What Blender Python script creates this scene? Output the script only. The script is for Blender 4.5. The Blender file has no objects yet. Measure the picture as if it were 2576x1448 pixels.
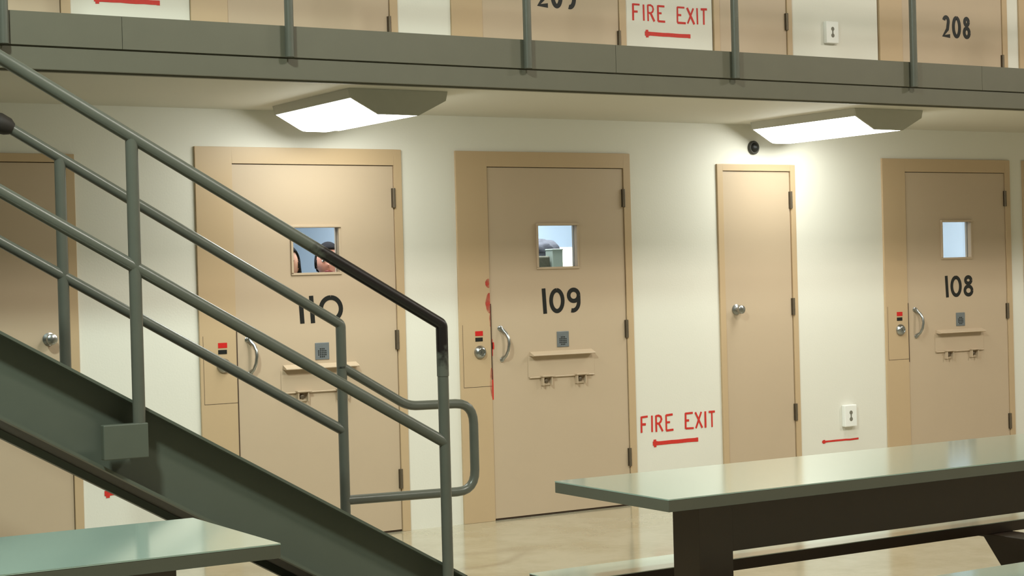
import bpy, bmesh, math, random
from mathutils import Vector, Matrix
sc = bpy.context.scene
C = sc.collection
PI = math.pi

# ---------------------------------------------------------------- camera, world, lights, exposure
cam = bpy.data.cameras.new('camera')
cam_o = bpy.data.objects.new('camera', cam); C.objects.link(cam_o)
cam.sensor_width = 36.0
cam.lens = 4331.0 * 36.0 / 2576.0
cam.clip_start = 0.05; cam.clip_end = 100
YAW, PITCH, ROLL = 0.5501235, 0.0075844, -0.0261967
fw = Vector((math.sin(YAW)*math.cos(PITCH), math.cos(YAW)*math.cos(PITCH), -math.sin(PITCH)))
rt = Vector((math.cos(YAW), -math.sin(YAW), 0)); up = rt.cross(fw)
r2 = math.cos(ROLL)*rt + math.sin(ROLL)*up
u2 = -math.sin(ROLL)*rt + math.cos(ROLL)*up
M = Matrix((r2, u2, -fw)).transposed().to_4x4()
M.translation = Vector((0, -8.795, 1.458))
cam_o.matrix_world = M
sc.camera = cam_o

w = bpy.data.worlds.new('world'); sc.world = w; w.use_nodes = True
w.node_tree.nodes['Background'].inputs['Color'].default_value = (0.75, 0.85, 0.8, 1)
w.node_tree.nodes['Background'].inputs['Strength'].default_value = 0.05

sc.view_settings.view_transform = 'Standard'
sc.view_settings.look = 'None'
sc.view_settings.gamma = 1.0
sc.view_settings.use_curve_mapping = False
sc.view_settings.exposure = 0.38
try:
    sc.cycles.use_denoising = True
    sc.cycles.max_bounces = 8
    sc.cycles.sample_clamp_indirect = 6
except Exception:
    pass

def area(name, loc, size, power, col, target=None, sizey=None):
    l = bpy.data.lights.new(name, 'AREA'); l.energy = power; l.color = col
    l.shape = 'RECTANGLE'; l.size = size; l.size_y = sizey or size
    o = bpy.data.objects.new(name, l); C.objects.link(o); o.location = loc
    d = (Vector(target) - Vector(loc)) if target else Vector((0, 0, -1))
    o.rotation_euler = d.to_track_quat('-Z', 'Y').to_euler()
    return o
# high bay lamps of the dayroom, on its tall ceiling
area('high_bay_lamp', (0.1, -5.3, 5.5), 0.45, 240, (0.84, 1.0, 0.92), (1.8, -3.2, 0))
area('high_bay_lamp', (6.0, -6.3, 5.5), 0.9, 190, (1.0, 0.96, 0.86), (6.0, -3.0, 0))
area('high_bay_lamp', (12.0, -5.5, 5.5), 0.9, 190, (1.0, 0.96, 0.86), (11, -1.5, 0))
LENS_STRENGTH = 10.0
CELL_POWER = 26

# ---------------------------------------------------------------- materials
def lin(c):
    c = c/255.0
    return c/12.92 if c <= 0.04045 else ((c+0.055)/1.055)**2.4
def rgb(r, g, b): return (lin(r), lin(g), lin(b), 1)
def mat(name, col, rough=0.5, metal=0.0, var=0.05, vscale=6.0, bump=0.0, bscale=60.0, spec=None, coat=0.0, var2=None, v2scale=1.2):
    m = bpy.data.materials.new(name); m.use_nodes = True
    nt = m.node_tree; b = nt.nodes['Principled BSDF']
    b.inputs['Roughness'].default_value = rough; b.inputs['Metallic'].default_value = metal
    if spec is not None: b.inputs['Specular IOR Level'].default_value = spec
    if coat: b.inputs['Coat Weight'].default_value = coat; b.inputs['Coat Roughness'].default_value = 0.12
    tc = nt.nodes.new('ShaderNodeTexCoord')
    n = nt.nodes.new('ShaderNodeTexNoise'); n.inputs['Scale'].default_value = vscale; n.inputs['Detail'].default_value = 6
    nt.links.new(tc.outputs['Object'], n.inputs['Vector'])
    mx = nt.nodes.new('ShaderNodeMix'); mx.data_type = 'RGBA'
    a = tuple(min(1, x*(1-var)) for x in col[:3])+(1,); c = tuple(min(1, x*(1+var)) for x in col[:3])+(1,)
    mx.inputs['A'].default_value = a; mx.inputs['B'].default_value = c
    nt.links.new(n.outputs['Fac'], mx.inputs['Factor'])
    out = mx.outputs['Result']
    if var2:
        n2 = nt.nodes.new('ShaderNodeTexNoise'); n2.inputs['Scale'].default_value = v2scale; n2.inputs['Detail'].default_value = 8
        n2.inputs['Roughness'].default_value = 0.7
        nt.links.new(tc.outputs['Object'], n2.inputs['Vector'])
        rp = nt.nodes.new('ShaderNodeValToRGB'); rp.color_ramp.elements[0].position = 0.42; rp.color_ramp.elements[1].position = 0.68
        nt.links.new(n2.outputs['Fac'], rp.inputs['Fac'])
        m2 = nt.nodes.new('ShaderNodeMix'); m2.data_type = 'RGBA'
        nt.links.new(rp.outputs['Color'], m2.inputs['Factor']); nt.links.new(out, m2.inputs['A'])
        m2.inputs['B'].default_value = var2; out = m2.outputs['Result']
    nt.links.new(out, b.inputs['Base Color'])
    if bump:
        bn = nt.nodes.new('ShaderNodeTexNoise'); bn.inputs['Scale'].default_value = bscale; bn.inputs['Detail'].default_value = 4
        nt.links.new(tc.outputs['Object'], bn.inputs['Vector'])
        bp = nt.nodes.new('ShaderNodeBump'); bp.inputs['Strength'].default_value = bump; bp.inputs['Distance'].default_value = 0.01
        nt.links.new(bn.outputs['Fac'], bp.inputs['Height']); nt.links.new(bp.outputs['Normal'], b.inputs['Normal'])
    return m
WALL = mat('painted_wall', rgb(226, 223, 212), 0.6, var=0.02, vscale=2.0, bump=0.05, bscale=90)
CEIL = mat('painted_ceiling', rgb(206, 202, 190), 0.7, var=0.02, vscale=2.0)
FLOOR = mat('polished_floor', rgb(186, 179, 156), 0.14, var=0.07, vscale=5.0, var2=rgb(168, 158, 130), v2scale=2.2, coat=0.4)
TAN = mat('tan_door_paint', rgb(192, 171, 146), 0.45, var=0.03, vscale=3.0)
FRAME = mat('tan_frame_paint', rgb(193, 167, 133), 0.4, var=0.03, vscale=3.0)
SEAM = mat('dark_joint', rgb(70, 52, 38), 0.8, var=0.1)
GREEN = mat('grey_green_rail_paint', rgb(92, 93, 84), 0.3, var=0.08, vscale=14.0, bump=0.05, bscale=40)
FASC = mat('grey_green_channel_paint', rgb(99, 96, 81), 0.5, var=0.06, vscale=9.0)
STRG = mat('stringer_paint', rgb(86, 90, 79), 0.45, var=0.06, vscale=9.0)
DARKF = mat('dark_brown_paint', rgb(38, 31, 26), 0.6, var=0.1, vscale=9.0)
TABLE = mat('table_laminate', rgb(188, 213, 200), 0.10, var=0.04, vscale=7.0, spec=1.0, coat=1.0)
TABLE.node_tree.nodes['Principled BSDF'].inputs['Coat IOR'].default_value = 2.5
TABLE.node_tree.nodes['Principled BSDF'].inputs['IOR'].default_value = 1.6
TEDGE = mat('table_edge', rgb(96, 94, 82), 0.4, var=0.06, vscale=9.0)
TLEG = mat('table_frame_paint', rgb(76, 58, 45), 0.5, var=0.1, vscale=9.0)
STEEL = mat('brushed_steel', rgb(170, 172, 172), 0.28, metal=1.0, var=0.05, vscale=30)
HINGE = mat('hinge_steel', rgb(112, 100, 84), 0.45, metal=0.6, var=0.1, vscale=30)
PLATE = mat('speaker_steel', rgb(124, 130, 134), 0.4, metal=0.4, var=0.15, vscale=50)
BLACK = mat('black_paint', rgb(16, 18, 16), 0.45, var=0.1)
REDP = mat('red_sign_paint', rgb(205, 46, 36), 0.55, var=0.15, vscale=60)
REDS = mat('red_label', rgb(200, 30, 28), 0.4, var=0.05)
WHITE = mat('white_plastic', rgb(240, 240, 236), 0.35, var=0.01)
SLOT = mat('outlet_slots', rgb(120, 116, 104), 0.6, var=0.05)
HOUS = mat('fixture_metal', rgb(190, 187, 174), 0.5, var=0.02)
HOUSE = mat('fixture_end_metal', rgb(182, 180, 168), 0.5, var=0.04, vscale=20)
CELLW = mat('cell_wall_paint', rgb(192, 204, 216), 0.7, var=0.02)
CELLW2 = mat('cell_wall_cream', rgb(226, 214, 186), 0.7, var=0.02)
BLANK = mat('grey_blanket', rgb(46, 45, 50), 0.9, var=0.25, vscale=18, bump=0.4, bscale=30)
BOXM = mat('grey_green_bin', rgb(128, 134, 122), 0.6, var=0.06)
BOXD = mat('dark_olive_cloth', rgb(66, 62, 46), 0.85, var=0.3, vscale=25, bump=0.3, bscale=40)
SKIN = mat('skin', rgb(196, 138, 116), 0.5, var=0.06, vscale=25)
SKIN2 = mat('skin_olive', rgb(176, 128, 98), 0.5, var=0.06, vscale=25)
LIP = mat('lips', rgb(140, 62, 62), 0.5, var=0.06)
HAIR = mat('dark_hair', rgb(20, 18, 20), 0.95, spec=0.1, var=0.3, vscale=60, bump=0.5, bscale=120)
SHIRT = mat('dark_blue_cotton', rgb(52, 60, 84), 0.9, var=0.08, vscale=20)
EYEW = mat('eye_white', rgb(225, 222, 215), 0.3, var=0.01)
def smear():
    m = mat('red_paint_smear', rgb(190, 52, 40), 0.6, var=0.2, vscale=40)
    nt = m.node_tree; b = nt.nodes['Principled BSDF']
    tc = nt.nodes.new('ShaderNodeTexCoord')
    n = nt.nodes.new('ShaderNodeTexNoise'); n.inputs['Scale'].default_value = 15; n.inputs['Detail'].default_value = 6
    nt.links.new(tc.outputs['Object'], n.inputs['Vector'])
    rp = nt.nodes.new('ShaderNodeValToRGB'); rp.color_ramp.elements[0].position = 0.30; rp.color_ramp.elements[1].position = 0.72
    nt.links.new(n.outputs['Fac'], rp.inputs['Fac']); nt.links.new(rp.outputs['Color'], b.inputs['Alpha'])
    return m
SMEAR = smear()
def worn():
    # rail paint rubbed away to dark metal on the lower end of the near handrail
    m = mat('worn_rail_paint', rgb(92, 93, 84), 0.35, var=0.08, vscale=14.0)
    nt = m.node_tree; b = nt.nodes['Principled BSDF']; src = b.inputs['Base Color'].links[0].from_socket
    tc = nt.nodes.new('ShaderNodeTexCoord'); sx = nt.nodes.new('ShaderNodeSeparateXYZ'); nt.links.new(tc.outputs['Object'], sx.inputs[0])
    def ramp(sock, a, c):
        r = nt.nodes.new('ShaderNodeMapRange'); r.inputs['From Min'].default_value = a; r.inputs['From Max'].default_value = c
        nt.links.new(sock, r.inputs['Value']); return r.outputs['Result']
    mu = nt.nodes.new('ShaderNodeMath'); mu.operation = 'MULTIPLY'
    nt.links.new(ramp(sx.outputs['X'], -0.58, -0.38), mu.inputs[0]); nt.links.new(ramp(sx.outputs['Z'], 1.03, 1.26), mu.inputs[1])
    n = nt.nodes.new('ShaderNodeTexNoise'); n.inputs['Scale'].default_value = 30; n.inputs['Detail'].default_value = 5
    nt.links.new(tc.outputs['Object'], n.inputs['Vector'])
    ad = nt.nodes.new('ShaderNodeMath'); ad.operation = 'ADD'; nt.links.new(mu.outputs[0], ad.inputs[0]); nt.links.new(n.outputs['Fac'], ad.inputs[1])
    f = ramp(ad.outputs[0], 0.75, 1.05)
    mx = nt.nodes.new('ShaderNodeMix'); mx.data_type = 'RGBA'; nt.links.new(f, mx.inputs['Factor']); nt.links.new(src, mx.inputs['A'])
    mx.inputs['B'].default_value = rgb(24, 16, 16); nt.links.new(mx.outputs['Result'], b.inputs['Base Color'])
    return m
WORN = worn()
def glass():
    m = bpy.data.materials.new('clear_glass'); m.use_nodes = True; nt = m.node_tree
    nt.nodes.remove(nt.nodes['Principled BSDF'])
    tr = nt.nodes.new('ShaderNodeBsdfTransparent'); tr.inputs['Color'].default_value = (0.93, 0.97, 0.98, 1)
    gl = nt.nodes.new('ShaderNodeBsdfGlossy'); gl.inputs['Roughness'].default_value = 0.03
    fr = nt.nodes.new('ShaderNodeFresnel'); fr.inputs['IOR'].default_value = 1.35
    mx = nt.nodes.new('ShaderNodeMixShader')
    nt.links.new(fr.outputs[0], mx.inputs[0]); nt.links.new(tr.outputs[0], mx.inputs[1]); nt.links.new(gl.outputs[0], mx.inputs[2])
    nt.links.new(mx.outputs[0], nt.nodes['Material Output'].inputs['Surface'])
    return m
GLASS = glass()
def emis(name, col, s):
    m = bpy.data.materials.new(name); m.use_nodes = True; b = m.node_tree.nodes['Principled BSDF']
    b.inputs['Base Color'].default_value = (0.9, 0.9, 0.88, 1)
    b.inputs['Emission Color'].default_value = col; b.inputs['Emission Strength'].default_value = s
    return m
LENS = emis('glowing_lens', (0.96, 1.0, 0.93, 1), LENS_STRENGTH)

# ---------------------------------------------------------------- mesh helpers
class MB:
    def __init__(s, off=(0, 0, 0)): s.v = []; s.f = []; s.off = Vector(off)
    def add(s, vs, fs):
        n = len(s.v); s.v += [Vector(p) for p in vs]; s.f += [tuple(i+n for i in f) for f in fs]; return s
    def box(s, x0, x1, y0, y1, z0, z1):
        if x0 > x1: x0, x1 = x1, x0
        if y0 > y1: y0, y1 = y1, y0
        if z0 > z1: z0, z1 = z1, z0
        return s.add([(x0,y0,z0),(x1,y0,z0),(x1,y1,z0),(x0,y1,z0),(x0,y0,z1),(x1,y0,z1),(x1,y1,z1),(x0,y1,z1)],
                     [(0,3,2,1),(4,5,6,7),(0,1,5,4),(1,2,6,5),(2,3,7,6),(3,0,4,7)])
    def prism(s, poly, axis, a, b):
        # poly: 2d points in the plane perpendicular to axis ('x': (y,z), 'y': (x,z), 'z': (x,y))
        def P(p, t): return {'x': (t, p[0], p[1]), 'y': (p[0], t, p[1]), 'z': (p[0], p[1], t)}[axis]
        n = len(poly)
        return s.add([P(p, a) for p in poly]+[P(p, b) for p in poly],
                     [tuple(range(n-1, -1, -1)), tuple(range(n, 2*n))]+[(i, (i+1) % n, n+(i+1) % n, n+i) for i in range(n)])
    def tube(s, path, r, n=14, closed=False, sx=1.0):
        path = [Vector(p) for p in path]; rings = []; m = len(path)
        ref = None
        for i, p in enumerate(path):
            if i == 0: t = path[1]-p
            elif i == m-1: t = p-path[i-1]
            else: t = (path[i+1]-p).normalized()+(p-path[i-1]).normalized()
            t.normalize()
            if ref is None:
                ref = Vector((0, 1, 0)) if abs(t.y) < 0.9 else Vector((1, 0, 0))
            a = (ref-ref.dot(t)*t).normalized(); b = t.cross(a); ref = a
            rr = r[i] if isinstance(r, (list, tuple)) else r
            rings.append([p+(a*math.cos(2*PI*k/n)*sx+b*math.sin(2*PI*k/n))*rr for k in range(n)])
        vs = [q for ring in rings for q in ring]; fs = []
        for i in range(m-1):
            for k in range(n):
                fs.append((i*n+k, i*n+(k+1) % n, (i+1)*n+(k+1) % n, (i+1)*n+k))
        fs.append(tuple(range(n-1, -1, -1))); fs.append(tuple((m-1)*n+k for k in range(n)))
        return s.add(vs, fs)
    def lathe(s, prof, c, axis=(0, -1, 0), n=24):
        # prof: (radius, distance along axis)
        ax = Vector(axis).normalized(); a = Vector((1, 0, 0)) if abs(ax.x) < 0.9 else Vector((0, 0, 1))
        a = (a-a.dot(ax)*ax).normalized(); b = ax.cross(a); c = Vector(c); vs = []; fs = []
        for (r, d) in prof:
            for k in range(n):
                t = 2*PI*k/n; vs.append(c+ax*d+(a*math.cos(t)+b*math.sin(t))*r)
        for i in range(len(prof)-1):
            for k in range(n): fs.append((i*n+k, i*n+(k+1) % n, (i+1)*n+(k+1) % n, (i+1)*n+k))
        fs.append(tuple(range(n-1, -1, -1))); fs.append(tuple((len(prof)-1)*n+k for k in range(n)))
        return s.add(vs, fs)
    def ell(s, c, rx, ry, rz, nu=28, nv=18, f=None):
        vs = []; fs = []
        for j in range(nv+1):
            th = PI*j/nv
            for i in range(nu):
                ph = 2*PI*i/nu; d = Vector((math.sin(th)*math.cos(ph), math.sin(th)*math.sin(ph), math.cos(th)))
                p = Vector((d.x*rx, d.y*ry, d.z*rz))
                if f: p = f(d, p)
                vs.append(p+Vector(c))
        for j in range(nv):
            for i in range(nu): fs.append((j*nu+i, (j+1)*nu+i, (j+1)*nu+(i+1) % nu, j*nu+(i+1) % nu))
        return s.add(vs, fs)
    def stroke(s, pts, wd, y, th=0.0012):
        # flat painted stroke on a plane y = const, pts are (x, z)
        pts = [Vector((p[0], p[1])) for p in pts]; m = len(pts); L = []; R = []
        for i, p in enumerate(pts):
            if i == 0: t = pts[1]-p
            elif i == m-1: t = p-pts[i-1]
            else: t = (pts[i+1]-p).normalized()+(p-pts[i-1]).normalized()
            t.normalize(); nn = Vector((-t.y, t.x))*wd/2
            L.append(p+nn); R.append(p-nn)
        poly = L+R[::-1]
        n = len(poly)
        vs = [(q.x, y, q.y) for q in poly]+[(q.x, y-th, q.y) for q in poly]
        fs = []
        for i in range(m-1):
            a, b, c, d = i, i+1, n-2-i, n-1-i
            fs.append((a, b, c, d)); fs.append((n+d, n+c, n+b, n+a))
        for i in range(n): fs.append((i, (i+1) % n, n+(i+1) % n, n+i))
        return s.add(vs, fs)
    def build(s, name, material, parent=None, bevel=0, smooth=False, seg=2):
        me = bpy.data.meshes.new(name)
        me.from_pydata([tuple(p-s.off) for p in s.v], [], s.f)
        bm = bmesh.new(); bm.from_mesh(me)
        bmesh.ops.remove_doubles(bm, verts=bm.verts, dist=1e-6)
        bmesh.ops.recalc_face_normals(bm, faces=bm.faces); bm.to_mesh(me); bm.free()
        o = bpy.data.objects.new(name, me); C.objects.link(o)
        me.materials.append(material)
        if parent: o.parent = parent
        if smooth:
            me.polygons.foreach_set('use_smooth', [True]*len(me.polygons))
            try: me.set_sharp_from_angle(angle=math.radians(38))
            except Exception: pass
        if bevel:
            md = o.modifiers.new('bevel', 'BEVEL'); md.width = bevel; md.segments = seg; md.limit_method = 'ANGLE'
        return o
def tag(o, label=None, cat=None, group=None, kind=None):
    if label: o['label'] = label
    if cat: o['category'] = cat
    if group: o['group'] = group
    if kind: o['kind'] = kind
    return o
def thing(name, label, cat, loc=(0, 0, 0), group=None, kind=None):
    o = bpy.data.objects.new(name, None); C.objects.link(o); o.location = loc; o.empty_display_size = 0.1
    return tag(o, label, cat, group, kind)
def arc(cx, cz, rx, rz, a0, a1, n=14):
    return [(cx+rx*math.cos(math.radians(a0+(a1-a0)*i/n)), cz+rz*math.sin(math.radians(a0+(a1-a0)*i/n))) for i in range(n+1)]

# ---------------------------------------------------------------- the room
Z2 = 2.6          # upper floor level
ROOF = 5.6
XL, XR, YF = -6.0, 15.0, -13.0
FH = 2.195        # door frame height
holes = [(2.10, 2.747, 2.142), (3.405, 4.660, FH), (5.018, 6.281, FH), (6.962, 7.619, 2.14), (8.404, 9.658, FH), (9.795, 11.05, FH)]
upholes = [(x0, x1, h+Z2) for (x0, x1, h) in holes]
wb = MB()
T0, T1 = 0.0, 0.16
for base, hs, top in ((0.0, holes, 2.45), (2.45, upholes, ROOF)):
    zb = base if base == 0 else Z2
    if base: wb.box(XL, XR, T0, T1, 2.45, Z2)
    x = XL
    for (a, b, h) in hs:
        wb.box(x, a, T0, T1, zb, top); wb.box(a, b, T0, T1, h, top); x = b
    wb.box(x, XR, T0, T1, zb, top)
tag(wb.build('wall_back', WALL), 'off-white painted concrete wall with two storeys of cell doors', 'wall', kind='structure')
tag(MB().box(XL, XR, YF, 3.0, -0.12, 0).build('floor', FLOOR), 'glossy mottled beige floor', 'floor', kind='structure')
tag(MB().box(XL, XR, YF, 3.0, ROOF, ROOF+0.1).build('ceiling', CEIL), 'high ceiling over the dayroom', 'ceiling', kind='structure')
tag(MB().box(XL-0.15, XL, YF, 0, 0, ROOF).build('wall_left', WALL), 'plain painted wall closing the left of the dayroom', 'wall', kind='structure')
tag(MB().box(XR, XR+0.15, YF, 0, 0, ROOF).build('wall_right', WALL), 'plain painted wall closing the right of the dayroom', 'wall', kind='structure')
tag(MB().box(XL, XR, YF-0.15, YF, 0, ROOF).build('wall_front', WALL), 'plain painted wall behind the camera', 'wall', kind='structure')
# walkway slab of the upper tier (underside is the white ceiling of the lower tier)
tag(MB().box(XL, XR, -1.385, 0.0, 2.40, Z2).build('ceiling', CEIL), 'white underside of the upper walkway above the lower cells', 'ceiling', kind='structure')
fa = MB()
fa.box(XL, XR, -1.405, -1.387, 2.397, 2.494).box(XL, XR, -1.387, -1.36, 2.390, 2.3995)
tag(fa.build('trim_1', FASC, bevel=0.003), 'lower grey-green steel channel along the walkway edge', 'trim', kind='structure')
tp = MB()
xs = [XL, -0.6, 2.045, 2.54, 5.2, 7.9, 10.6, XR]
for a, b in zip(xs[:-1], xs[1:]): tp.box(a+0.0012, b-0.0012, -1.414, -1.400, 2.500, 2.645)
tp.box(XL, XR, -1.400, -1.385, 2.494, 2.60)
tag(tp.build('trim_2', FASC), 'upper grey-green toe plate along the walkway edge', 'trim', kind='structure')
# stair landing, outside the frame at upper left
tag(MB().box(-3.2, -0.62, -2.65, -1.416, 2.42, Z2).build('floor', FASC), 'steel landing at the head of the staircase', 'floor', kind='structure')

# cells behind the doors that have a see-through window
def cell(x0, x1, m, cream=None):
    b = MB(); h = 2.4; d = 2.7
    b.box(x0, x1, d, d+0.1, 0, h).box(x0-0.1, x0, T1, d+0.1, 0, h).box(x1, x1+0.1, T1, d+0.1, 0, h).box(x0-0.1, x1+0.1, T1, d+0.1, h, h+0.1)
    return tag(b.build('wall_cell', m), 'pale blue painted cell interior seen through its door window', 'wall', kind='structure')
cell(2.95, 5.0, CELLW); cell(5.2, 8.1, CELLW); cell(8.35, 10.9, CELLW)
for x, yl, p in ((4.3, 0.55, 1.6), (6.6, 1.5, 2.5), (9.6, 1.0, 2.2)):
    area('cell_fill_light', (x, yl, 2.36), 0.9, CELL_POWER*p, (0.92, 0.96, 1.0), None, 0.5)  # added fill lights standing in for daylight inside the cells

# ---------------------------------------------------------------- numerals and lettering (stroke shapes)
def digit(b, ch, x, z, wd, h, s, y):
    cx = x+wd/2
    if ch == '1': b.stroke([(cx-0.004, z+h), (cx+0.004, z)], s, y)
    elif ch == '0': b.stroke(arc(cx, z+h/2, wd/2-s/2, h/2-s/2, 90, 450, 28), s, y)
    elif ch == '9':
        r = h*0.31
        b.stroke(arc(cx, z+h-r, wd/2-s/2, r-s/2, 0, 360, 24), s, y)
        b.stroke([(cx+wd/2-s/2, z+h-r)]+arc(cx-wd*0.08, z+h*0.42, wd*0.58-s/2, h*0.42-s/2, 0, -105, 14), s, y+0.0002)
    elif ch == '8':
        r = h*0.235; q = h*0.285
        b.stroke(arc(cx, z+h-r, wd*0.42-s/2, r-s/2, 0, 360, 22), s, y)
        b.stroke(arc(cx, z+q, wd/2-s/2, q-s/2, 0, 360, 24), s, y+0.0002)
    elif ch == '2':
        b.stroke(arc(cx, z+h*0.73, wd*0.46-s/2, h*0.27-s/2, 165, -20, 12)+[(cx+wd*0.15, z+h*0.38), (x+s*0.4, z+s*0.5), (x+wd-s*0.1, z+s*0.5)], s, y)
def number(txt, x0, x1, z, h, s, y, parent, off, rnd=0):
    b = MB(off); n = len(txt)
    ws = {'1': 0.35, '0': 1.12, '9': 1.0, '8': 0.98, '2': 1.0}
    tot = sum(ws[c] for c in txt); gap = 0.018
    unit = ((x1-x0)-gap*(n-1))/tot; x = x0
    for c in txt:
        digit(b, c, x, z, unit*ws[c], h, s, y); x += unit*ws[c]+gap
    o = b.build('door_number', BLACK, parent); o['label'] = 'black hand-painted number '+txt
    return o
def fire_exit(x0, z_text, x_arrow, l_arrow, z_arrow, label, group, lw=0.58, h=0.102, text=True, thin=False, tilt=0.0, seed=1):
    rnd = random.Random(seed)
    t = thing('fire_exit_sign', label, 'painted sign', (x0 if text else x_arrow, 0, z_arrow), group)
    off = t.location
    y = -0.0008; s = 0.0125
    if text:
        b = MB(off); words = [b]
        def st(pts, wd=s):
            k = rnd.uniform(-0.0003, 0.0003)
            words[-1].stroke([(x0+px*lw+rnd.uniform(-.0012, .0012), z_text+pz*h+px*tilt+rnd.uniform(-.0018, .0018)) for px, pz in pts], wd*rnd.uniform(0.85, 1.2), y+k-0.0004)
        # F
        st([(0, 0), (0.005, 1)]); st([(0, 0.97), (0.09, 0.97)]); st([(0, 0.52), (0.06, 0.52)])
        # I
        st([(0.145, 0.02), (0.145, 1)])
        # R
        st([(0.20, 0), (0.20, 1)])
        st([(0.20, 0.97), (0.235, 0.99), (0.265, 0.9), (0.272, 0.74), (0.262, 0.58), (0.235, 0.5), (0.20, 0.5)]); st([(0.235, 0.5), (0.285, 0.0)])
        # E
        st([(0.335, 0.02), (0.335, 1)]); st([(0.335, 0.97), (0.425, 0.98)]); st([(0.335, 0.52), (0.385, 0.52)]); st([(0.335, 0.03), (0.43, 0.02)])
        # E
        words.append(MB(off))
        st([(0.60, 0.02), (0.60, 1)]); st([(0.60, 0.97), (0.70, 0.98)]); st([(0.60, 0.52), (0.65, 0.52)]); st([(0.60, 0.03), (0.71, 0.02)])
        # X
        st([(0.735, 1), (0.83, 0)]); st([(0.82, 1), (0.74, 0)])
        # I
        st([(0.875, 0), (0.875, 1)])
        # T
        st([(0.965, 0), (0.965, 0.96)]); st([(0.925, 0.95), (1.01, 0.97)])
        for q, nm in zip(words, ('FIRE', 'EXIT')):
            o = q.build('painted_word', REDP, t); o['label'] = 'red stencilled word '+nm
    a = MB(off); wd = 0.012 if thin else 0.024
    a.stroke([(x_arrow+0.012+l_arrow*k/8.0, z_arrow+rnd.uniform(-.0012, .0012)) for k in range(9)], wd, y)
    hh = 0.012 if thin else 0.024
    a.stroke([(x_arrow+0.010, z_arrow+hh), (x_arrow+0.012, z_arrow-hh)], 0.020, y-0.0003)
    a.stroke([(x_arrow-0.006, z_arrow), (x_arrow+0.03, z_arrow)], hh*1.1, y-0.0005)
    if not thin: a.stroke([(x_arrow+l_arrow, z_arrow), (x_arrow+l_arrow+0.018, z_arrow)], wd*1.08, y-0.0002)
    a.build('arrow', REDP, t)
    return t
G = 'red FIRE EXIT markings on the wall'
fire_exit(6.318, 0.446, 6.41, 0.335, 0.373, 'red FIRE EXIT and left arrow painted low between door 109 and the narrow door', G, seed=1)
fire_exit(6.335, 3.035, 6.43, 0.335, 2.955, 'red FIRE EXIT with left arrow above the walkway, right of upper door 209', G, seed=2)
fire_exit(2.80, 0.446, 2.868, 0.335, 0.372, 'red arrow tip showing just below the stair stringer, low on the wall', G, seed=3)
fire_exit(2.80, 3.035, 2.885, 0.335, 2.955, 'red arrow at the top left edge of the photo, above the walkway', G, seed=4)
fire_exit(7.82, 0.35, 7.815, 0.31, 0.280, 'thin red left arrow without words, under the lower outlet by door 108', G, text=False, thin=True, seed=5)

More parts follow.
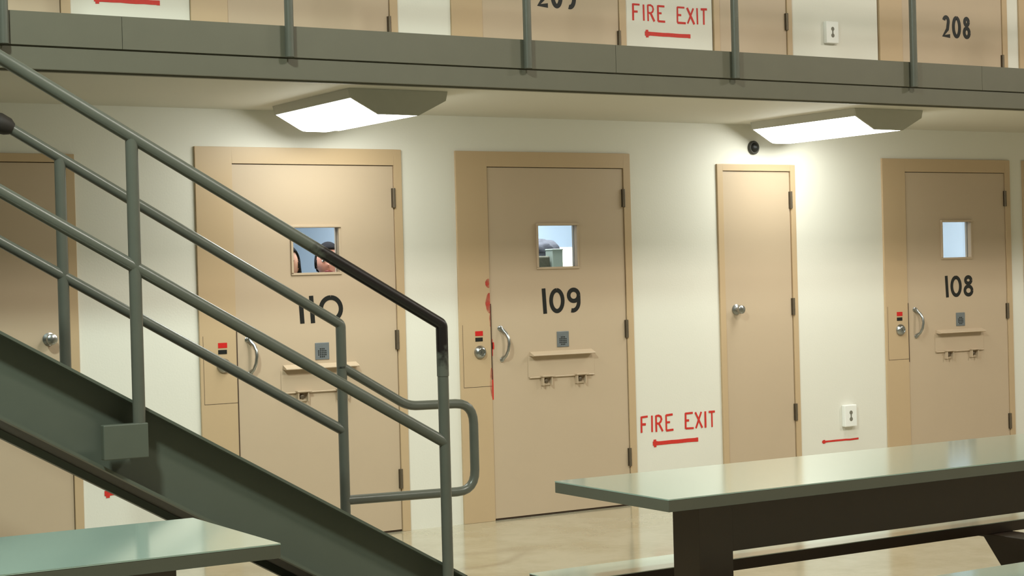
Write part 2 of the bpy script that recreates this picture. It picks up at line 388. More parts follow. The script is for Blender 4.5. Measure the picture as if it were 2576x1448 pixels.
# ---------------------------------------------------------------- doors
def hinge(parent, off, x, z):
    b = MB(off); b.tube([(x, -0.016, z-0.056), (x, -0.016, z+0.056)], 0.0095, 10)
    b.box(x-0.013, x+0.002, -0.0095, 0.002, z-0.055, z+0.055)
    for k in (-0.019, 0.019): b.tube([(x, -0.016, z+k-0.001), (x, -0.016, z+k+0.001)], 0.0105, 10)
    return b.build('hinge', HINGE, parent, smooth=True)
door_n = [0]
def cell_door(x0, z0, num, label, numz=None, smeared=False, gap_bottom=0, hang=True):
    door_n[0] += 1
    w = 1.255
    t = thing('door_%d' % door_n[0], label, 'door', (x0, 0, z0), kind='structure'); off = Vector((x0, 0, z0))
    X = lambda v: x0+v
    Zz = lambda v: z0+v
    sl, sr, st = 0.215, 1.200, 2.100
    f = MB(off)
    f.box(X(0), X(sl-0.003), -0.014, 0.12, Zz(0), Zz(FH))
    f.box(X(sr+0.004), X(w), -0.014, 0.12, Zz(0), Zz(FH))
    f.box(X(sl-0.003), X(sr+0.004), -0.014, 0.12, Zz(st+0.004), Zz(FH))
    f.box(X(sl-0.003), X(sl+0.02), 0.055, 0.12, Zz(0), Zz(st+0.004)).box(X(sr-0.02), X(sr+0.004), 0.055, 0.12, Zz(0), Zz(st+0.004)).box(X(sl), X(sr), 0.055, 0.12, Zz(st-0.02), Zz(st+0.004))
    f.build('frame', FRAME, t, bevel=0.002)
    # leaf with a real window opening
    p = MB(off); wx0, wx1, wz0, wz1 = 0.547, 0.860, 1.488, 1.770
    gx0, gx1, gz0, gz1 = 0.562, 0.845, 1.500, 1.752
    A, B = -0.006, 0.045
    p.box(X(sl), X(gx0), A, B, Zz(0.012), Zz(st)).box(X(gx1), X(sr), A, B, Zz(0.012), Zz(st))
    p.box(X(gx0), X(gx1), A, B, Zz(0.012), Zz(gz0)).box(X(gx0), X(gx1), A, B, Zz(gz1), Zz(st))
    leaf = p.build('door_leaf', TAN, t)
    g = MB(off)   # dark joints and threshold
    g.box(X(sl-0.0025), X(sl-0.0002), -0.004, 0.05, Zz(0.0), Zz(st)).box(X(sl), X(sr), 0.0, 0.05, Zz(0.0015), Zz(0.0118)).box(X(sl), X(sr), 0.002, 0.05, Zz(st+0.0003), Zz(st+0.0035))
    g.build('door_seal', SEAM, t)
    # vision panel frame (raised, mitred) and its glass
    v = MB(off); q = 0.013
    v.box(X(gx0-q), X(gx1+q), -0.020, A, Zz(gz1), Zz(gz1+q)).box(X(gx0-q), X(gx1+q), -0.012, A, Zz(gz0-q), Zz(gz0))
    v.box(X(gx0-q), X(gx0), -0.018, A, Zz(gz0), Zz(gz1)).box(X(gx1), X(gx1+q), -0.012, A, Zz(gz0), Zz(gz1))
    vp = v.build('window_trim', TAN, leaf, bevel=0.0015)
    MB(off).box(X(gx0), X(gx1), 0.020, 0.028, Zz(gz0), Zz(gz1)).build('glass', GLASS, leaf)
    # lock pocket cover: a shallow joint around a panel in the wide jamb
    if True:
        l = MB(off)
        l.box(X(0.018), X(0.020), -0.0146, -0.013, Zz(0.802), Zz(1.17)).box(X(0.018), X(sl-0.004), -0.0146, -0.013, Zz(0.800), Zz(0.8025))
        l.build('lock_cover_joint', SEAM, t)
    # labels and key cylinder on the jamb
    MB(off).box(X(0.104), X(0.156), -0.0155, -0.0135, Zz(1.103), Zz(1.131)).build('red_sticker', REDS, t)
    MB(off).box(X(0.104), X(0.154), -0.0155, -0.0135, Zz(1.070), Zz(1.093)).build('black_sticker', BLACK, t)
    k = MB(off); k.lathe([(0.040, 0.0), (0.040, 0.006), (0.034, 0.016), (0.027, 0.024), (0.022, 0.026), (0.020, 0.022), (0.004, 0.022)], (X(0.134), -0.013, Zz(1.006)), (0, -1, 0), 28)
    k.box(X(0.132), X(0.136), -0.0395, -0.034, Zz(0.998), Zz(1.014))
    k.build('key_cylinder', STEEL, t, smooth=True)
    # pull handle
    hx = 0.283
    pts = [(X(hx-0.004), -0.012, Zz(1.150)), (X(hx+0.008), -0.016, Zz(1.132)), (X(hx+0.020), -0.040, Zz(1.110)), (X(hx+0.026), -0.056, Zz(1.082)), (X(hx+0.026), -0.060, Zz(1.05)),
           (X(hx+0.022), -0.056, Zz(1.012)), (X(hx+0.016), -0.038, Zz(0.978)), (X(hx+0.010), -0.016, Zz(0.966)), (X(hx+0.004), -0.012, Zz(0.948))]
    hd = MB(off).tube(pts, [0.012, 0.013, 0.010, 0.0095, 0.009, 0.009, 0.009, 0.012, 0.010], 12).build('pull_handle', STEEL, leaf, smooth=True)
    hd2 = MB(off).lathe([(0.016, 0), (0.016, 0.004), (0.012, 0.007), (0.002, 0.008)], (X(hx-0.004), A, Zz(1.143))).lathe([(0.014, 0), (0.014, 0.004), (0.010, 0.007), (0.002, 0.008)], (X(hx+0.006), A, Zz(0.955)))
    hd2.build('handle_rosette', STEEL, leaf, smooth=True)
    # speaker plate with a perforated centre
    sp = MB(off); sp.box(X(0.682), X(0.768), -0.0105, A, Zz(1.012), Zz(1.107))
    spo = sp.build('speaker_plate', PLATE, leaf, bevel=0.002)
    d = MB(off)
    for i in range(5):
        for j in range(5):
            if (i-2)**2+(j-2)**2 <= 5: d.lathe([(0.0042, 0), (0.0042, 0.0006)], (X(0.724+(i-2)*0.011), -0.0105, Zz(1.050+(j-2)*0.011)), (0, -1, 0), 8)
    d.build('speaker_holes', BLACK, leaf)
    # food pass: hood, flap, two keeper catches, rod
    fh = MB(off); fh.prism([(-0.006, 0.992), (-0.050, 0.974), (-0.052, 0.968), (-0.045, 0.964), (-0.006, 0.966)], 'x', X(0.485), X(0.935))
    for q in (fh,):
        q.v = [Vector((p.x, p.y, p.z+z0)) for p in q.v]
    fh.build('food_pass_hood', TAN, leaf, bevel=0.001)
    fl = MB(off); fl.box(X(0.470), X(0.950), -0.010, A, Zz(0.838), Zz(0.9625)); fl.build('food_pass_flap', TAN, leaf, bevel=0.0015)
    for cx in (0.598, 0.845):
        c = MB(off); c.box(X(cx-0.045), X(cx+0.045), -0.042, A, Zz(0.838), Zz(0.846)); c.box(X(cx-0.038), X(cx-0.032), -0.036, A, Zz(0.785), Zz(0.838)); c.box(X(cx+0.022), X(cx+0.028), -0.036, A, Zz(0.785), Zz(0.838))
        c.box(X(cx-0.032), X(cx+0.022), -0.014, A, Zz(0.785), Zz(0.800))
        c.build('flap_catch', TAN, leaf, bevel=0.001)
        MB(off).lathe([(0.014, 0), (0.014, 0.012), (0.008, 0.016), (0.001, 0.016)], (X(cx-0.005), A, Zz(0.812)), (0, -1, 0), 14).build('catch_bolt', HINGE, leaf, smooth=True)
    MB(off).tube([(X(0.475), -0.014, Zz(0.836)), (X(0.945), -0.014, Zz(0.836))], 0.0045, 8).build('hinge_rod', TAN, leaf, smooth=True)
    for hz in (1.918, 1.104, 0.304): hinge(leaf, off, X(sr), Zz(hz))
    # number
    if num:
        if numz is None: number(num, X(0.582), X(0.862), Zz(1.218), 0.153, 0.0262, A-0.0002, leaf, off)
        else: number(num, X(0.604), X(0.886), numz, 0.160, 0.028, A-0.0002, leaf, off)
    if smeared:
        rnd = random.Random(7); s = MB(off)
        def blob(xa, xb, za, zb, y):
            n = 9; L = []; R = []
            for i in range(n+1):
                tt = i/n; e = math.sin(PI*min(1, max(0, tt)))**0.5 if 0 < tt < 1 else 0.2
                L.append((xa+(xb-xa)*(1-e)*0.8+rnd.uniform(0, .004), za+(zb-za)*tt)); R.append((xb, za+(zb-za)*tt))
            s.add([(a, y, b) for a, b in L]+[(a, y, b) for a, b in R[::-1]], [tuple([i, i+1, 2*n-i, 2*n+1-i]) for i in range(n)])
        blob(X(0.180), X(sl-0.006), Zz(1.385), Zz(1.44), -0.0150)
        blob(X(0.178), X(sl-0.004), Zz(1.235), Zz(1.355), -0.0150)
        blob(X(0.202), X(sl-0.004), Zz(1.15), Zz(1.25), -0.0152)
        blob(X(0.196), X(sl-0.004), Zz(0.73), Zz(0.91), -0.0150)
        so = s.build('red_smear', SMEAR, t)
        s2 = MB(off)
        for (za, zb, wd) in ((0.72, 0.90, 0.010), (0.98, 1.08, 0.012), (1.02, 1.06, 0.022)):
            s2.stroke([(X(sl)+wd/2-0.001, Zz(za)), (X(sl)+wd/2, Zz((za+zb)/2)), (X(sl)+wd/2-0.002, Zz(zb))], wd, A-0.0002)
        s2.build('red_drip', REDP, leaf)
        s3 = MB(off); s3.box(X(sl-0.0045), X(sl+0.0022), -0.0148, -0.003, Zz(0.84), Zz(1.29)); s3.build('dark_gap_line', SEAM, t)  # dark strip along the lock-side joint
    if gap_bottom:
        s3 = MB(off); s3.box(X(sl-0.005), X(sl+0.001), -0.0148, -0.003, Zz(gap_bottom), Zz(1.19)); s3.build('dark_gap_line', SEAM, t)  # dark joint strip starting at the given height
    return t
def plain_door(x0, x1, z0, h, label, knob, hinges, jl, jr, head, hx=None):
    door_n[0] += 1
    t = thing('door_%d' % door_n[0], label, 'door', (x0, 0, z0), kind='structure'); off = Vector((x0, 0, z0))
    top = z0+h-head
    f = MB(off)
    f.box(x0, x0+jl, -0.014, 0.12, z0, z0+h).box(x1-jr, x1, -0.014, 0.12, z0, z0+h).box(x0+jl, x1-jr, -0.014, 0.12, top, z0+h)
    f.build('frame', FRAME, t, bevel=0.002)
    leaf = MB(off).box(x0+jl+0.0035, x1-jr-0.0035, -0.004, 0.045, z0+0.01, top-0.0035).build('door_leaf', TAN, t, bevel=0.001)
    g = MB(off); g.box(x0+jl, x1-jr, 0.012, 0.05, z0+0.001, top); g.build('door_seal', SEAM, t)
    kx, kz = knob
    k = MB(off); k.lathe([(0.034, 0.0), (0.034, 0.006), (0.016, 0.012), (0.013, 0.028), (0.024, 0.036), (0.029, 0.050), (0.027, 0.062), (0.016, 0.068), (0.001, 0.069)], (kx, -0.004, z0+kz), (0, -1, 0), 26)
    k.build('door_knob', STEEL, leaf, smooth=True)
    for hz in hinges: hinge(leaf, off, hx, z0+hz)
    return t
cell_door(3.405, 0, '110', 'tan steel cell door numbered 110, seen behind the stair rails', gap_bottom=0.5)
cell_door(5.018, 0, '109', 'tan steel cell door numbered 109 with a red smear along its lock edge', smeared=True)
cell_door(8.404, 0, '108', 'tan steel cell door numbered 108 at the right', gap_bottom=0.78)
cell_door(9.795, 0, None, 'tan door frame edge at the far right border, lower level')
cell_door(3.407, Z2, None, 'upper tan cell door above door 110')
cell_door(5.018, Z2, '209', 'upper tan cell door numbered 209, digits cut by the top of the photo', numz=3.073)
cell_door(8.415, Z2, '208', 'upper tan cell door numbered 208', numz=3.058)
cell_door(9.795, Z2, None, 'tan door edge at the far right border, upper level')
plain_door(6.962, 7.619, 0, 2.14, 'narrow tan steel door with a round knob between doors 109 and 108', (7.097, 1.195), (1.908, 1.200, 0.498), 0.045, 0.042, 0.043, 7.577)
plain_door(6.970, 7.627, Z2, 2.14, 'narrow upper tan door above the walkway, left of the upper outlet', (7.105, 1.195), (1.908, 1.200, 0.490), 0.045, 0.042, 0.043, 7.580)
plain_door(2.10, 2.747, 0, 2.142, 'tan steel door with a round knob at the left edge behind the stairs', (2.592, 1.19), (1.908, 1.2, 0.498), 0.045, 0.045, 0.042, 2.148)
plain_door(2.10, 2.750, Z2, 2.142, 'upper tan door at the top left corner above the walkway', (2.592, 1.19), (1.908, 1.2, 0.498), 0.045, 0.05, 0.042, 2.148)

# ---------------------------------------------------------------- outlets and the wall camera
def outlet(x, z, label):
    t = thing('wall_outlet', label, 'outlet', (x, 0, z), 'white outlets on the wall'); off = t.location
    MB(off).box(x-0.055, x+0.055, -0.034, 0.0, z-0.074, z+0.074).build('cover_plate', WHITE, t, bevel=0.006)
    b = MB(off)
    for dz in (-0.022, 0.022):
        b.lathe([(0.014, 0), (0.014, 0.001)], (x, -0.034, z+dz), (0, -1, 0), 16)
    b.box(x-0.005, x+0.005, -0.0352, -0.034, z-0.022, z+0.022)
    b.build('socket', SLOT, t)
outlet(8.045, 0.443, 'white outlet low on the wall between the narrow door and door 108')
outlet(7.965, 3.038, 'white outlet above the walkway between the narrow upper door and door 208')
t = thing('wall_speaker', 'small dark round device on the wall above the narrow door', 'wall device', (7.275, 0, 2.25)); off = t.location
MB(off).lathe([(0.045, 0), (0.045, 0.012), (0.038, 0.02), (0.034, 0.02)], (7.275, 0, 2.25), (0, -1, 0), 28).build('ring', mat('dark_grey_metal', rgb(70, 68, 62), 0.5, 0.3), t, smooth=True)
MB(off).lathe([(0.033, 0), (0.031, 0.012), (0.022, 0.022), (0.002, 0.027)], (7.275, -0.014, 2.25), (0, -1, 0), 24).build('dome', BLACK, t, smooth=True)

# ---------------------------------------------------------------- ceiling lights
def ceiling_light(x, ya, yb, label):
    # runs across the walkway, near end at ya
    t = thing('ceiling_light', label, 'ceiling light', (x, (ya+yb)/2, 2.40), 'lights under the walkway'); off = t.location
    wd = 0.56
    T = [(x, 2.40), (x+0.012, 2.352), (x+0.16, 2.274), (x+wd-0.17, 2.274), (x+wd-0.012, 2.352), (x+wd, 2.40)]
    b = MB(off)
    b.prism([(x, 2.3995), (x+0.012, 2.352), (x+0.03, 2.352), (x+0.03, 2.3995)], 'y', ya+.0122, yb-.0122)
    b.prism([(x+wd, 2.3995), (x+wd-0.012, 2.352), (x+wd-0.03, 2.352), (x+wd-0.03, 2.3995)], 'y', ya+.0122, yb-.0122)
    b.box(x+0.0305, x+wd-0.0305, ya+.0122, yb-.0122, 2.380, 2.3995)
    b.build('housing', HOUS, t)
    for y in (ya, yb-0.012):
        e = MB(off); e.prism([(p[0], min(p[1], 2.3995)) for p in T], 'y', y, y+0.012); e.build('end_cap', HOUSE, t, bevel=0.001)
    l = MB(off); y0, y1 = ya+0.0125, yb-0.0125
    L = [(x+0.014, 2.352), (x+0.150, 2.277), (x+0.170, 2.268), (x+0.19, 2.266), (x+wd-0.255, 2.266), (x+wd-0.235, 2.268), (x+wd-0.225, 2.275), (x+wd-0.168, 2.2755), (x+wd-0.014, 2.352)]
    l.prism(L, 'y', y0, y1)
    l.build('lens', LENS, t)
ceiling_light(3.775, -1.15, -0.22, 'glowing fluorescent fixture under the walkway above door 110')
ceiling_light(7.135, -1.12, -0.15, 'glowing fluorescent fixture under the walkway above the narrow door')

# ---------------------------------------------------------------- walkway railing
rl = thing('walkway_railing', 'grey-green pipe railing posts along the upper walkway edge', 'railing', (4.64, -1.45, Z2)); off = rl.location
for x in (-0.62, 0.70, 2.012, 3.334, 4.642, 5.980, 7.312, 8.65, 9.98, 11.31, 12.64):
    MB(off).tube([(x, -1.438, 2.497), (x, -1.438, Z2+1.07)], 0.0215, 14).build('post', GREEN, rl, smooth=True)
for z in (Z2+0.62, Z2+1.07):
    MB(off).tube([(-0.62, -1.438, z), (12.64, -1.438, z)], 0.021, 14).build('rail', GREEN, rl, smooth=True)

# ---------------------------------------------------------------- staircase
SL = 0.5755
topz = lambda x: 1.304-SL*(x-1.66)
DV = 0.318                                   # vertical depth of the stringer
XE = 3.552                                   # plumb cut at the foot
st = thing('staircase', 'grey-green steel staircase with pipe handrails descending from upper left to the floor', 'staircase', (3.4, -2.1, 0)); off = st.location
xt = -0.62
def stringer(yw, side, DV):
    b = MB(off)
    web = [(xt, topz(xt)), (XE, topz(XE)), (XE, 0.0), (1.66+(1.304-DV)/SL, 0.0), (xt, topz(xt)-DV)]
    b.prism(web, 'y', yw, yw+0.008*(-side))
    yo = yw+side*0.075
    f = 0.012
    b.prism([(xt, topz(xt)), (XE, topz(XE)), (XE, topz(XE)-f), (xt, topz(xt)-f)], 'y', min(yw, yo), max(yw, yo))
    xb = 1.66+(1.304-DV)/SL
    b.prism([(xt, topz(xt)-DV), (xb, 0.0), (xb, f*1.1), (xt, topz(xt)-DV+f)], 'y', min(yw, yo), max(yw, yo))
    b.box(XE-0.008, XE, min(yw, yo), max(yw, yo), 0.0, topz(XE))
    return b.build('stringer', STRG, st)
stringer(-2.515, -1, DV); stringer(-1.735, 1, DV+0.014)
N = 15; rise = Z2/N; run = rise/SL
for i in range(N-1):
    z = rise*(i+1); xn = 1.66+(1.304-z-0.03)/SL   # nosing
    b = MB(off)
    b.box(xn-run-0.01, xn, -2.506, -1.744, z-0.035, z).box(xn-0.006, xn, -2.506, -1.744, z-rise+0.0005, z-0.035)
    b.build('tread', DARKF, st)
MB(off).prism([(xt, topz(xt)-DV+0.02), (3.30, topz(3.30)-DV+0.02), (3.30, topz(3.30)-DV+0.026), (xt, topz(xt)-DV+0.026)], 'y', -2.506, -1.744).build('soffit', DARKF, st)

R = 0.0235
RTOP = 1.262+0.001       # rail centre height at x=3.44
rz = lambda x, h: h-SL*(x-3.445)
def bend(p0, p1, p2, r, n=6):
    p0, p1, p2 = Vector(p0), Vector(p1), Vector(p2)
    a = p1+(p0-p1).normalized()*r; b = p1+(p2-p1).normalized()*r
    return [a*(1-t)**2+p1*2*t*(1-t)+b*t*t for t in [i/n for i in range(n+1)]]
def fillet_path(pts, rs):
    out = [Vector(pts[0])]
    for i in range(1, len(pts)-1):
        if rs[i-1] > 0: out += bend(pts[i-1], pts[i], pts[i+1], rs[i-1])
        else: out.append(Vector(pts[i]))
    out.append(Vector(pts[-1])); return out
# near railing, plane y=-2.61
yn = -2.612
xs_, zs_ = 3.448, 1.262
MB(off).tube(fillet_path([(xt, yn, rz(xt, 1.262)), (xs_, yn, zs_), (xs_, yn, 1.05)], [0.014]), R*1.06, 16).build('handrail', WORN, st, smooth=True)
nr = bpy.context.scene.collection.objects['handrail']; nr['label'] = 'near pipe handrail, worn black along its lower end'
MB(off).tube([(xt, yn, rz(xt, 0.778)), (xs_, yn, 0.778)], R, 16).build('middle_rail', GREEN, nr, smooth=True)
MB(off).tube([(xs_, yn, 0.0), (xs_, yn, 1.06)], R*0.98, 16).build('post', GREEN, nr, smooth=True)
for x in (0.86, 2.152):
    zt = rz(x, 1.262)
    zb = topz(x)-0.20
    MB(off).tube([(x, yn, zb), (x, yn, zt)], R, 16).build('post', GREEN, nr, smooth=True)
    m = MB(off); m.box(x-0.145, x+0.026, -2.637, -2.600, zb-0.004, zb+0.125)
    m.box(x-0.03, x+0.02, -2.592, -2.516, zb+0.03, zb+0.10)
    m.build('mounting_bracket', STRG, nr, bevel=0.004)
# far railing, plane y=-1.65
yf = -1.655
xf = 3.452; xu = 1.945
MB(off).tube(fillet_path([(xu, yf, rz(xu, 1.268)), (xf, yf, 1.252), (xf, yf, 1.05)], [0.014]), R, 16).build('handrail', GREEN, st, smooth=True)
fr = bpy.context.scene.collection.objects['handrail.001']; fr['label'] = 'far pipe handrail with a looped end'
MB(off).tube([(xt, yf, rz(xt, 0.772)), (xf, yf, 0.765)], R, 16).build('middle_rail', GREEN, fr, smooth=True)
MB(off).tube([(xf, yf, 0.155), (xf, yf, 1.06)], R, 16).build('post', GREEN, fr, smooth=True)
MB(off).tube([(2.172, yf, topz(2.172)-0.18), (2.172, yf, rz(2.172, 1.262))], R, 16).build('post', GREEN, fr, smooth=True)
for x in (2.172, xf):
    z = max(topz(x)-0.18, 0.155)
    MB(off).box(x-0.03, x+0.03, -1.735+0.0, yf-0.012, z-0.002, z+0.08).build('mounting_bracket', STRG, fr, bevel=0.003)
# thick elbow where the top rail turns on its way up
e = MB(off); zt = rz(xu, 1.268)
e.tube([(xu+0.03, yf, zt-0.017), (xu+0.012, yf, zt-0.007), (xu-0.02, yf, zt+0.006), (xu-0.06, yf+0.01, zt+0.015), (xu-0.13, yf+0.02, zt+0.02)], [0.026, 0.038, 0.044, 0.043, 0.040], 16)
e.build('elbow_fitting', DARKF, fr, smooth=True)
MB(off).tube([(xu-0.12, yf+0.02, zt+0.02), (0.9, yf+0.02, zt+0.02+SL*(xu-0.12-0.9)), (xt, yf+0.02, zt+0.02+SL*(xu-0.12-xt))], R, 16).build('upper_rail', GREEN, fr, smooth=True)
lp = fillet_path([(xf, yf, 1.058), (3.790, yf, 0.857), (4.143, yf, 0.850), (4.143, yf, 0.430), (xf, yf, 0.445)], [0.05, 0.10, 0.10])
MB(off).tube(lp, R*0.95, 16).build('end_loop', GREEN, fr, smooth=True)

# ---------------------------------------------------------------- dayroom tables with attached benches
def table(x0, x1, label, benches=True):
    t = thing('dayroom_table', label, 'table', ((x0+x1)/2, -4.245, 0), 'long tables of the dayroom'); off = t.location
    ya, yb = -4.562, -3.922
    MB(off).box(x0, x1, ya, yb, 0.7595, 0.7605).box(x0, x1, ya, yb, 0.757, 0.760).build('tabletop', TABLE, t)
    MB(off).box(x0+0.0002, x1-0.0002, ya+0.0002, yb-0.0002, 0.721, 0.757).build('tabletop_edge', TEDGE, t, bevel=0.002)
    MB(off).box(x0+0.372, x1-0.372, -4.400, -4.27, 0.543, 0.721).build('apron', TLEG, t, bevel=0.003)
    for xc in (x0+0.302, x1-0.302):
        m = MB(off); m.box(xc-0.068, xc+0.068, -4.405, -4.265, 0.012, 0.721)
        m.box(xc-0.10, xc+0.10, -4.44, -4.05, 0.0, 0.012); m.box(xc-0.06, xc+0.06, -4.265, -4.262, 0.60, 0.721)
        m.build('leg', TLEG, t, bevel=0.003)
        for sgn, yo in ((1, -3.70), (-1, -4.79)):
            yi = -4.265 if sgn > 0 else -4.405
            g = MB(off)
            g.prism([(yo, 0.3665), (yi, 0.3665), (yi, 0.06), (yi+0.165*sgn, 0.06), (yi+0.410*sgn, 0.352), (yo, 0.352)], 'x', xc-0.066, xc+0.066)
            g.build('bench_arm', TLEG, t, bevel=0.003)
    for (b0, b1) in ((-3.895, -3.672), (-4.82, -4.60)):
        bm_ = MB(off).box(x0+0.045, x1-0.045, b0, b1, 0.408, 0.411).build('bench_seat', TABLE, t)
        MB(off).box(x0+0.0452, x1-0.0452, b0+0.0002, b1-0.0002, 0.367, 0.408).build('bench_edge', TLEG, bm_, bevel=0.002)
    return t
table(3.137, 5.60, 'long glossy grey-green table with attached benches at the right foreground')
table(-0.62, 1.853, 'glossy pale green table end at the lower left corner, in front of the stairs')

# ---------------------------------------------------------------- things inside cell 109
tag(MB().box(6.15, 7.6, 1.2, 1.95, 1.38, 1.42).build('upper_bunk', BOXM), 'steel bunk ledge inside cell 109 carrying the bundle and box', 'bunk')
b = MB()
def lump(d, p):
    k = 1+0.06*math.sin(9*d.x+3*d.z)+0.05*math.sin(13*d.y+5*d.x); q = p*k; q.z = max(q.z, -0.02); return q
b.ell((6.655, 1.62, 1.622), 0.125, 0.095, 0.085, f=lump); b.box(6.57, 6.74, 1.535, 1.69, 1.4205, 1.605)
tag(b.build('blanket_roll', BLANK, smooth=True), 'dark grey domed bundle seen through the window of door 109', 'bundle')
b = MB(); b.box(6.43, 6.572, 1.395, 1.475, 1.4205, 1.585)
tag(b.build('cloth_sack', BOXD, bevel=0.012), 'dark olive block below the bundle in the window of door 109', 'bag')
b = MB(); b.box(6.583, 6.668, 1.38, 1.475, 1.4205, 1.622); b.box(6.580, 6.671, 1.377, 1.478, 1.622, 1.634)
tag(b.build('storage_bin', BOXM, bevel=0.004), 'grey-green upright box at the right in the window of door 109', 'box')
b = MB(); b.box(6.80, 7.6, 1.96, 2.10, 0.0, 1.655)
tag(b.build('privacy_partition', CELLW2), 'cream strip of partition at the right in the window of door 109', 'partition')

# ---------------------------------------------------------------- people behind the window of door 110
def smooth_skin(name, chains, off, material, parent, voxel=0.010, extra=None):
    """chains: list of (list of (x,y,z,r)); spheres swept along the chains, then fused into one skin."""
    b = MB(off)
    for ch in chains:
        pts = []; rs = []
        for (a, c) in zip(ch[:-1], ch[1:]):
            n = 5
            for i in range(n):
                t = i/n; pts.append(Vector(a[:3]).lerp(Vector(c[:3]), t)); rs.append(a[3]*(1-t)+c[3]*t)
        pts.append(Vector(ch[-1][:3])); rs.append(ch[-1][3])
        b.tube(pts, rs, 14)
        for q in (ch[0], ch[-1]): b.ell(q[:3], q[3]*0.99, q[3]*0.99, q[3]*0.99, 12, 8)
    if extra: extra(b)
    o = b.build(name, material, parent)
    r = o.modifiers.new('fuse', 'REMESH'); r.mode = 'VOXEL'; r.voxel_size = voxel; r.use_smooth_shade = True
    s = o.modifiers.new('soften', 'SMOOTH'); s.iterations = 3; s.factor = 0.5
    return o
def person(loc, rot, H, label, skin, long_hair, tilt=0.0):
    t = thing('person', label, 'person', loc, 'people behind the window of door 110'); t.rotation_euler = (0, 0, rot)
    k = H/1.74; S = lambda ch: [(x*k, y*k, z*k, r*k) for x, y, z, r in ch]
    HC = Vector((0, -0.02, 1.625))*k
    def face(d, p):
        q = p.copy(); f = max(0, -d.y)
        q.z *= 1.0; 
        if d.z < -0.1: q.x *= 1-0.28*min(1, (-d.z-0.1)/0.9); q.y *= 1-0.06*(-d.z)
        nose = math.exp(-((d.x/0.13)**2+((d.z+0.12)/0.17)**2))*f; q.y -= 0.024*k*nose
        for sx in (-0.36, 0.36):
            q.y += 0.010*k*math.exp(-(((d.x-sx)/0.17)**2+((d.z-0.10)/0.11)**2))*f
        q.y -= 0.006*k*math.exp(-((d.x/0.5)**2+((d.z-0.26)/0.08)**2))*f
        q.y -= 0.007*k*math.exp(-((d.x/0.25)**2+((d.z+0.45)/0.10)**2))*f
        q.y -= 0.010*k*math.exp(-((d.x/0.25)**2+((d.z+0.82)/0.14)**2))*f
        return q
    def head(b):
        b.ell(HC, 0.075*k, 0.095*k, 0.117*k, 40, 30, face)
        for s in (-1, 1): b.ell(HC+Vector((s*0.077, 0.008, -0.008))*k, 0.010*k, 0.018*k, 0.031*k, 12, 10)
    ch = [S([(0, 0.01, 1.60, .052), (0, 0.015, 1.48, .055), (0, 0.02, 1.40, .085), (0, 0.01, 1.22, .12), (0, 0, 1.08, .11), (0, 0, 0.95, .125)])]
    for s in (-1, 1):
        ch.append(S([(s*0.05, 0.02, 1.40, .085), (s*0.155, 0.02, 1.39, .058), (s*0.20, 0.03, 1.13, .042), (s*0.19, -0.03, 0.89, .027)]))
        ch.append(S([(s*0.19, -0.03, 0.89, .027), (s*0.186, -0.045, 0.835, .031), (s*0.183, -0.055, 0.80, .030)]))
        for j, (dx, L) in enumerate(((-0.026, .07), (-0.009, .082), (0.009, .078), (0.026, .062))):
            ch.append(S([(s*0.183, -0.055+dx, 0.80, .010), (s*0.180, -0.062+dx, 0.80-L*0.5, .0088), (s*0.172, -0.066+dx, 0.80-L, .0075)]))
        ch.append(S([(s*0.180, -0.07, 0.84, .011), (s*0.168, -0.098, 0.81, .0095), (s*0.162, -0.106, 0.78, .008)]))
        ch.append(S([(s*0.085, 0, 0.93, .098), (s*0.095, 0.0, 0.52, .058), (s*0.10, 0.02, 0.30, .055), (s*0.10, 0.02, 0.09, .038), (s*0.105, -0.02, 0.045, .040), (s*0.11, -0.13, 0.032, .030)]))
    body = smooth_skin('body', ch, (0, 0, 0), skin, t, 0.0075, head)
    sh = [S([(0, 0.02, 1.415, .098), (0, 0.01, 1.22, .135), (0, 0, 1.05, .130), (0, 0, 0.90, .140)])]
    for s in (-1, 1): sh.append(S([(s*0.05, 0.02, 1.39, .098), (s*0.155, 0.02, 1.385, .070), (s*0.185, 0.025, 1.18, .062)]))
    smooth_skin('shirt', sh, (0, 0, 0), SHIRT, t, 0.012)
    tr = []
    for s in (-1, 1): tr.append(S([(s*0.07, 0, 0.93, .118), (s*0.095, 0.0, 0.52, .078), (s*0.10, 0.02, 0.10, .066)]))
    smooth_skin('trousers', tr, (0, 0, 0), SHIRT, t, 0.012)
    # eyes, lips
    for s in (-1, 1):
        eb = MB(); c = HC+Vector((s*0.029, -0.080, 0.012))*k
        eb.ell(c, 0.013*k, 0.010*k, 0.008*k, 14, 10); e_ = eb.build('eye', EYEW, t, smooth=True)
        MB().ell(c+Vector((0, -0.0075, 0))*k, 0.006*k, 0.004*k, 0.006*k, 12, 8).build('iris', BLACK, e_, smooth=True)
        MB().tube([HC+Vector((s*0.014, -0.093, 0.029))*k, HC+Vector((s*0.030, -0.090, 0.034))*k, HC+Vector((s*0.046, -0.078, 0.028))*k], 0.0042*k, 8).build('eyebrow', HAIR, t, smooth=True)
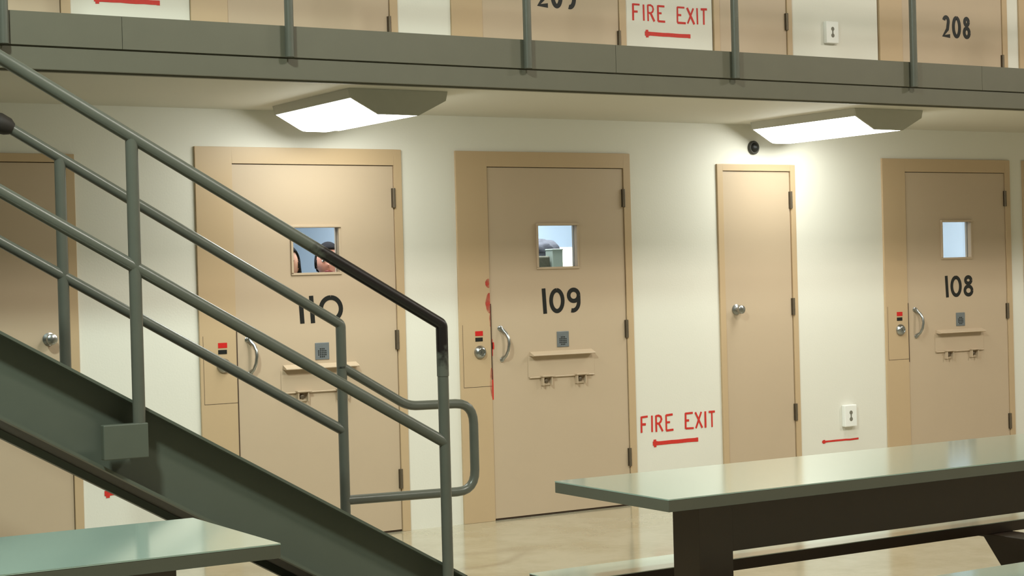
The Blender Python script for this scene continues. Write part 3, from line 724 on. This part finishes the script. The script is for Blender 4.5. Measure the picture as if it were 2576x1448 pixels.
    m = MB(); m.tube([HC+Vector((-0.024, -0.082, -0.055))*k, HC+Vector((-0.010, -0.0915, -0.051))*k, HC+Vector((0, -0.0925, -0.0525))*k, HC+Vector((0.010, -0.0915, -0.051))*k, HC+Vector((0.024, -0.082, -0.055))*k], [0.003*k, .0055*k, .006*k, .0055*k, .003*k], 10)
    m.tube([HC+Vector((-0.022, -0.082, -0.057))*k, HC+Vector((0, -0.0915, -0.063))*k, HC+Vector((0.022, -0.082, -0.057))*k], [0.003*k, .0075*k, .003*k], 10)
    m.build('mouth', LIP, t, smooth=True)
    # hair: cap following the skull, open at the face
    hb = MB(); nu, nv = 36, 22; vs = []; fs = []; keep = {}
    for j in range(nv+1):
        th = PI*j/nv
        for i in range(nu):
            ph = 2*PI*i/nu; d = Vector((math.sin(th)*math.cos(ph), math.sin(th)*math.sin(ph), math.cos(th)))
            p = Vector((d.x*0.085, d.y*0.104, d.z*0.128))*k
            front = d.y < -0.15
            ok = not (front and d.z < 0.60 and abs(d.x) < 0.93) and not (d.z < -0.35 and not long_hair and d.y < 0.3)
            if long_hair and d.z < 0 and not front:
                p.z -= 0.24*k*(-d.z); f = 1+0.35*(-d.z); p.x = (0.085*k*(1 if d.x > 0 else -1)*min(1, abs(d.x)*2.2) if th > PI/2 else p.x)*f; p.y = max(p.y, 0.02*k)
            keep[(j, i)] = ok; vs.append(p+HC+Vector((0, 0.004, 0.002))*k)
    for j in range(nv):
        for i in range(nu):
            q = [(j, i), (j+1, i), (j+1, (i+1) % nu), (j, (i+1) % nu)]
            if all(keep[a] for a in q): fs.append(tuple(a*nu+b_ for a, b_ in q))
    hb.add(vs, fs); ho = hb.build('hair', HAIR, t, smooth=True)
    sm = ho.modifiers.new('thick', 'SOLIDIFY'); sm.thickness = 0.012*k; sm.offset = -0.6
    return t
person((4.425, 0.50, 0), -0.44, 1.668, 'person with short dark hair looking out at the right of the window of door 110', SKIN, False)
person((4.118, 0.42, 0), -0.44, 1.655, 'person with long dark hair half seen at the left of the window of door 110', SKIN2, True)
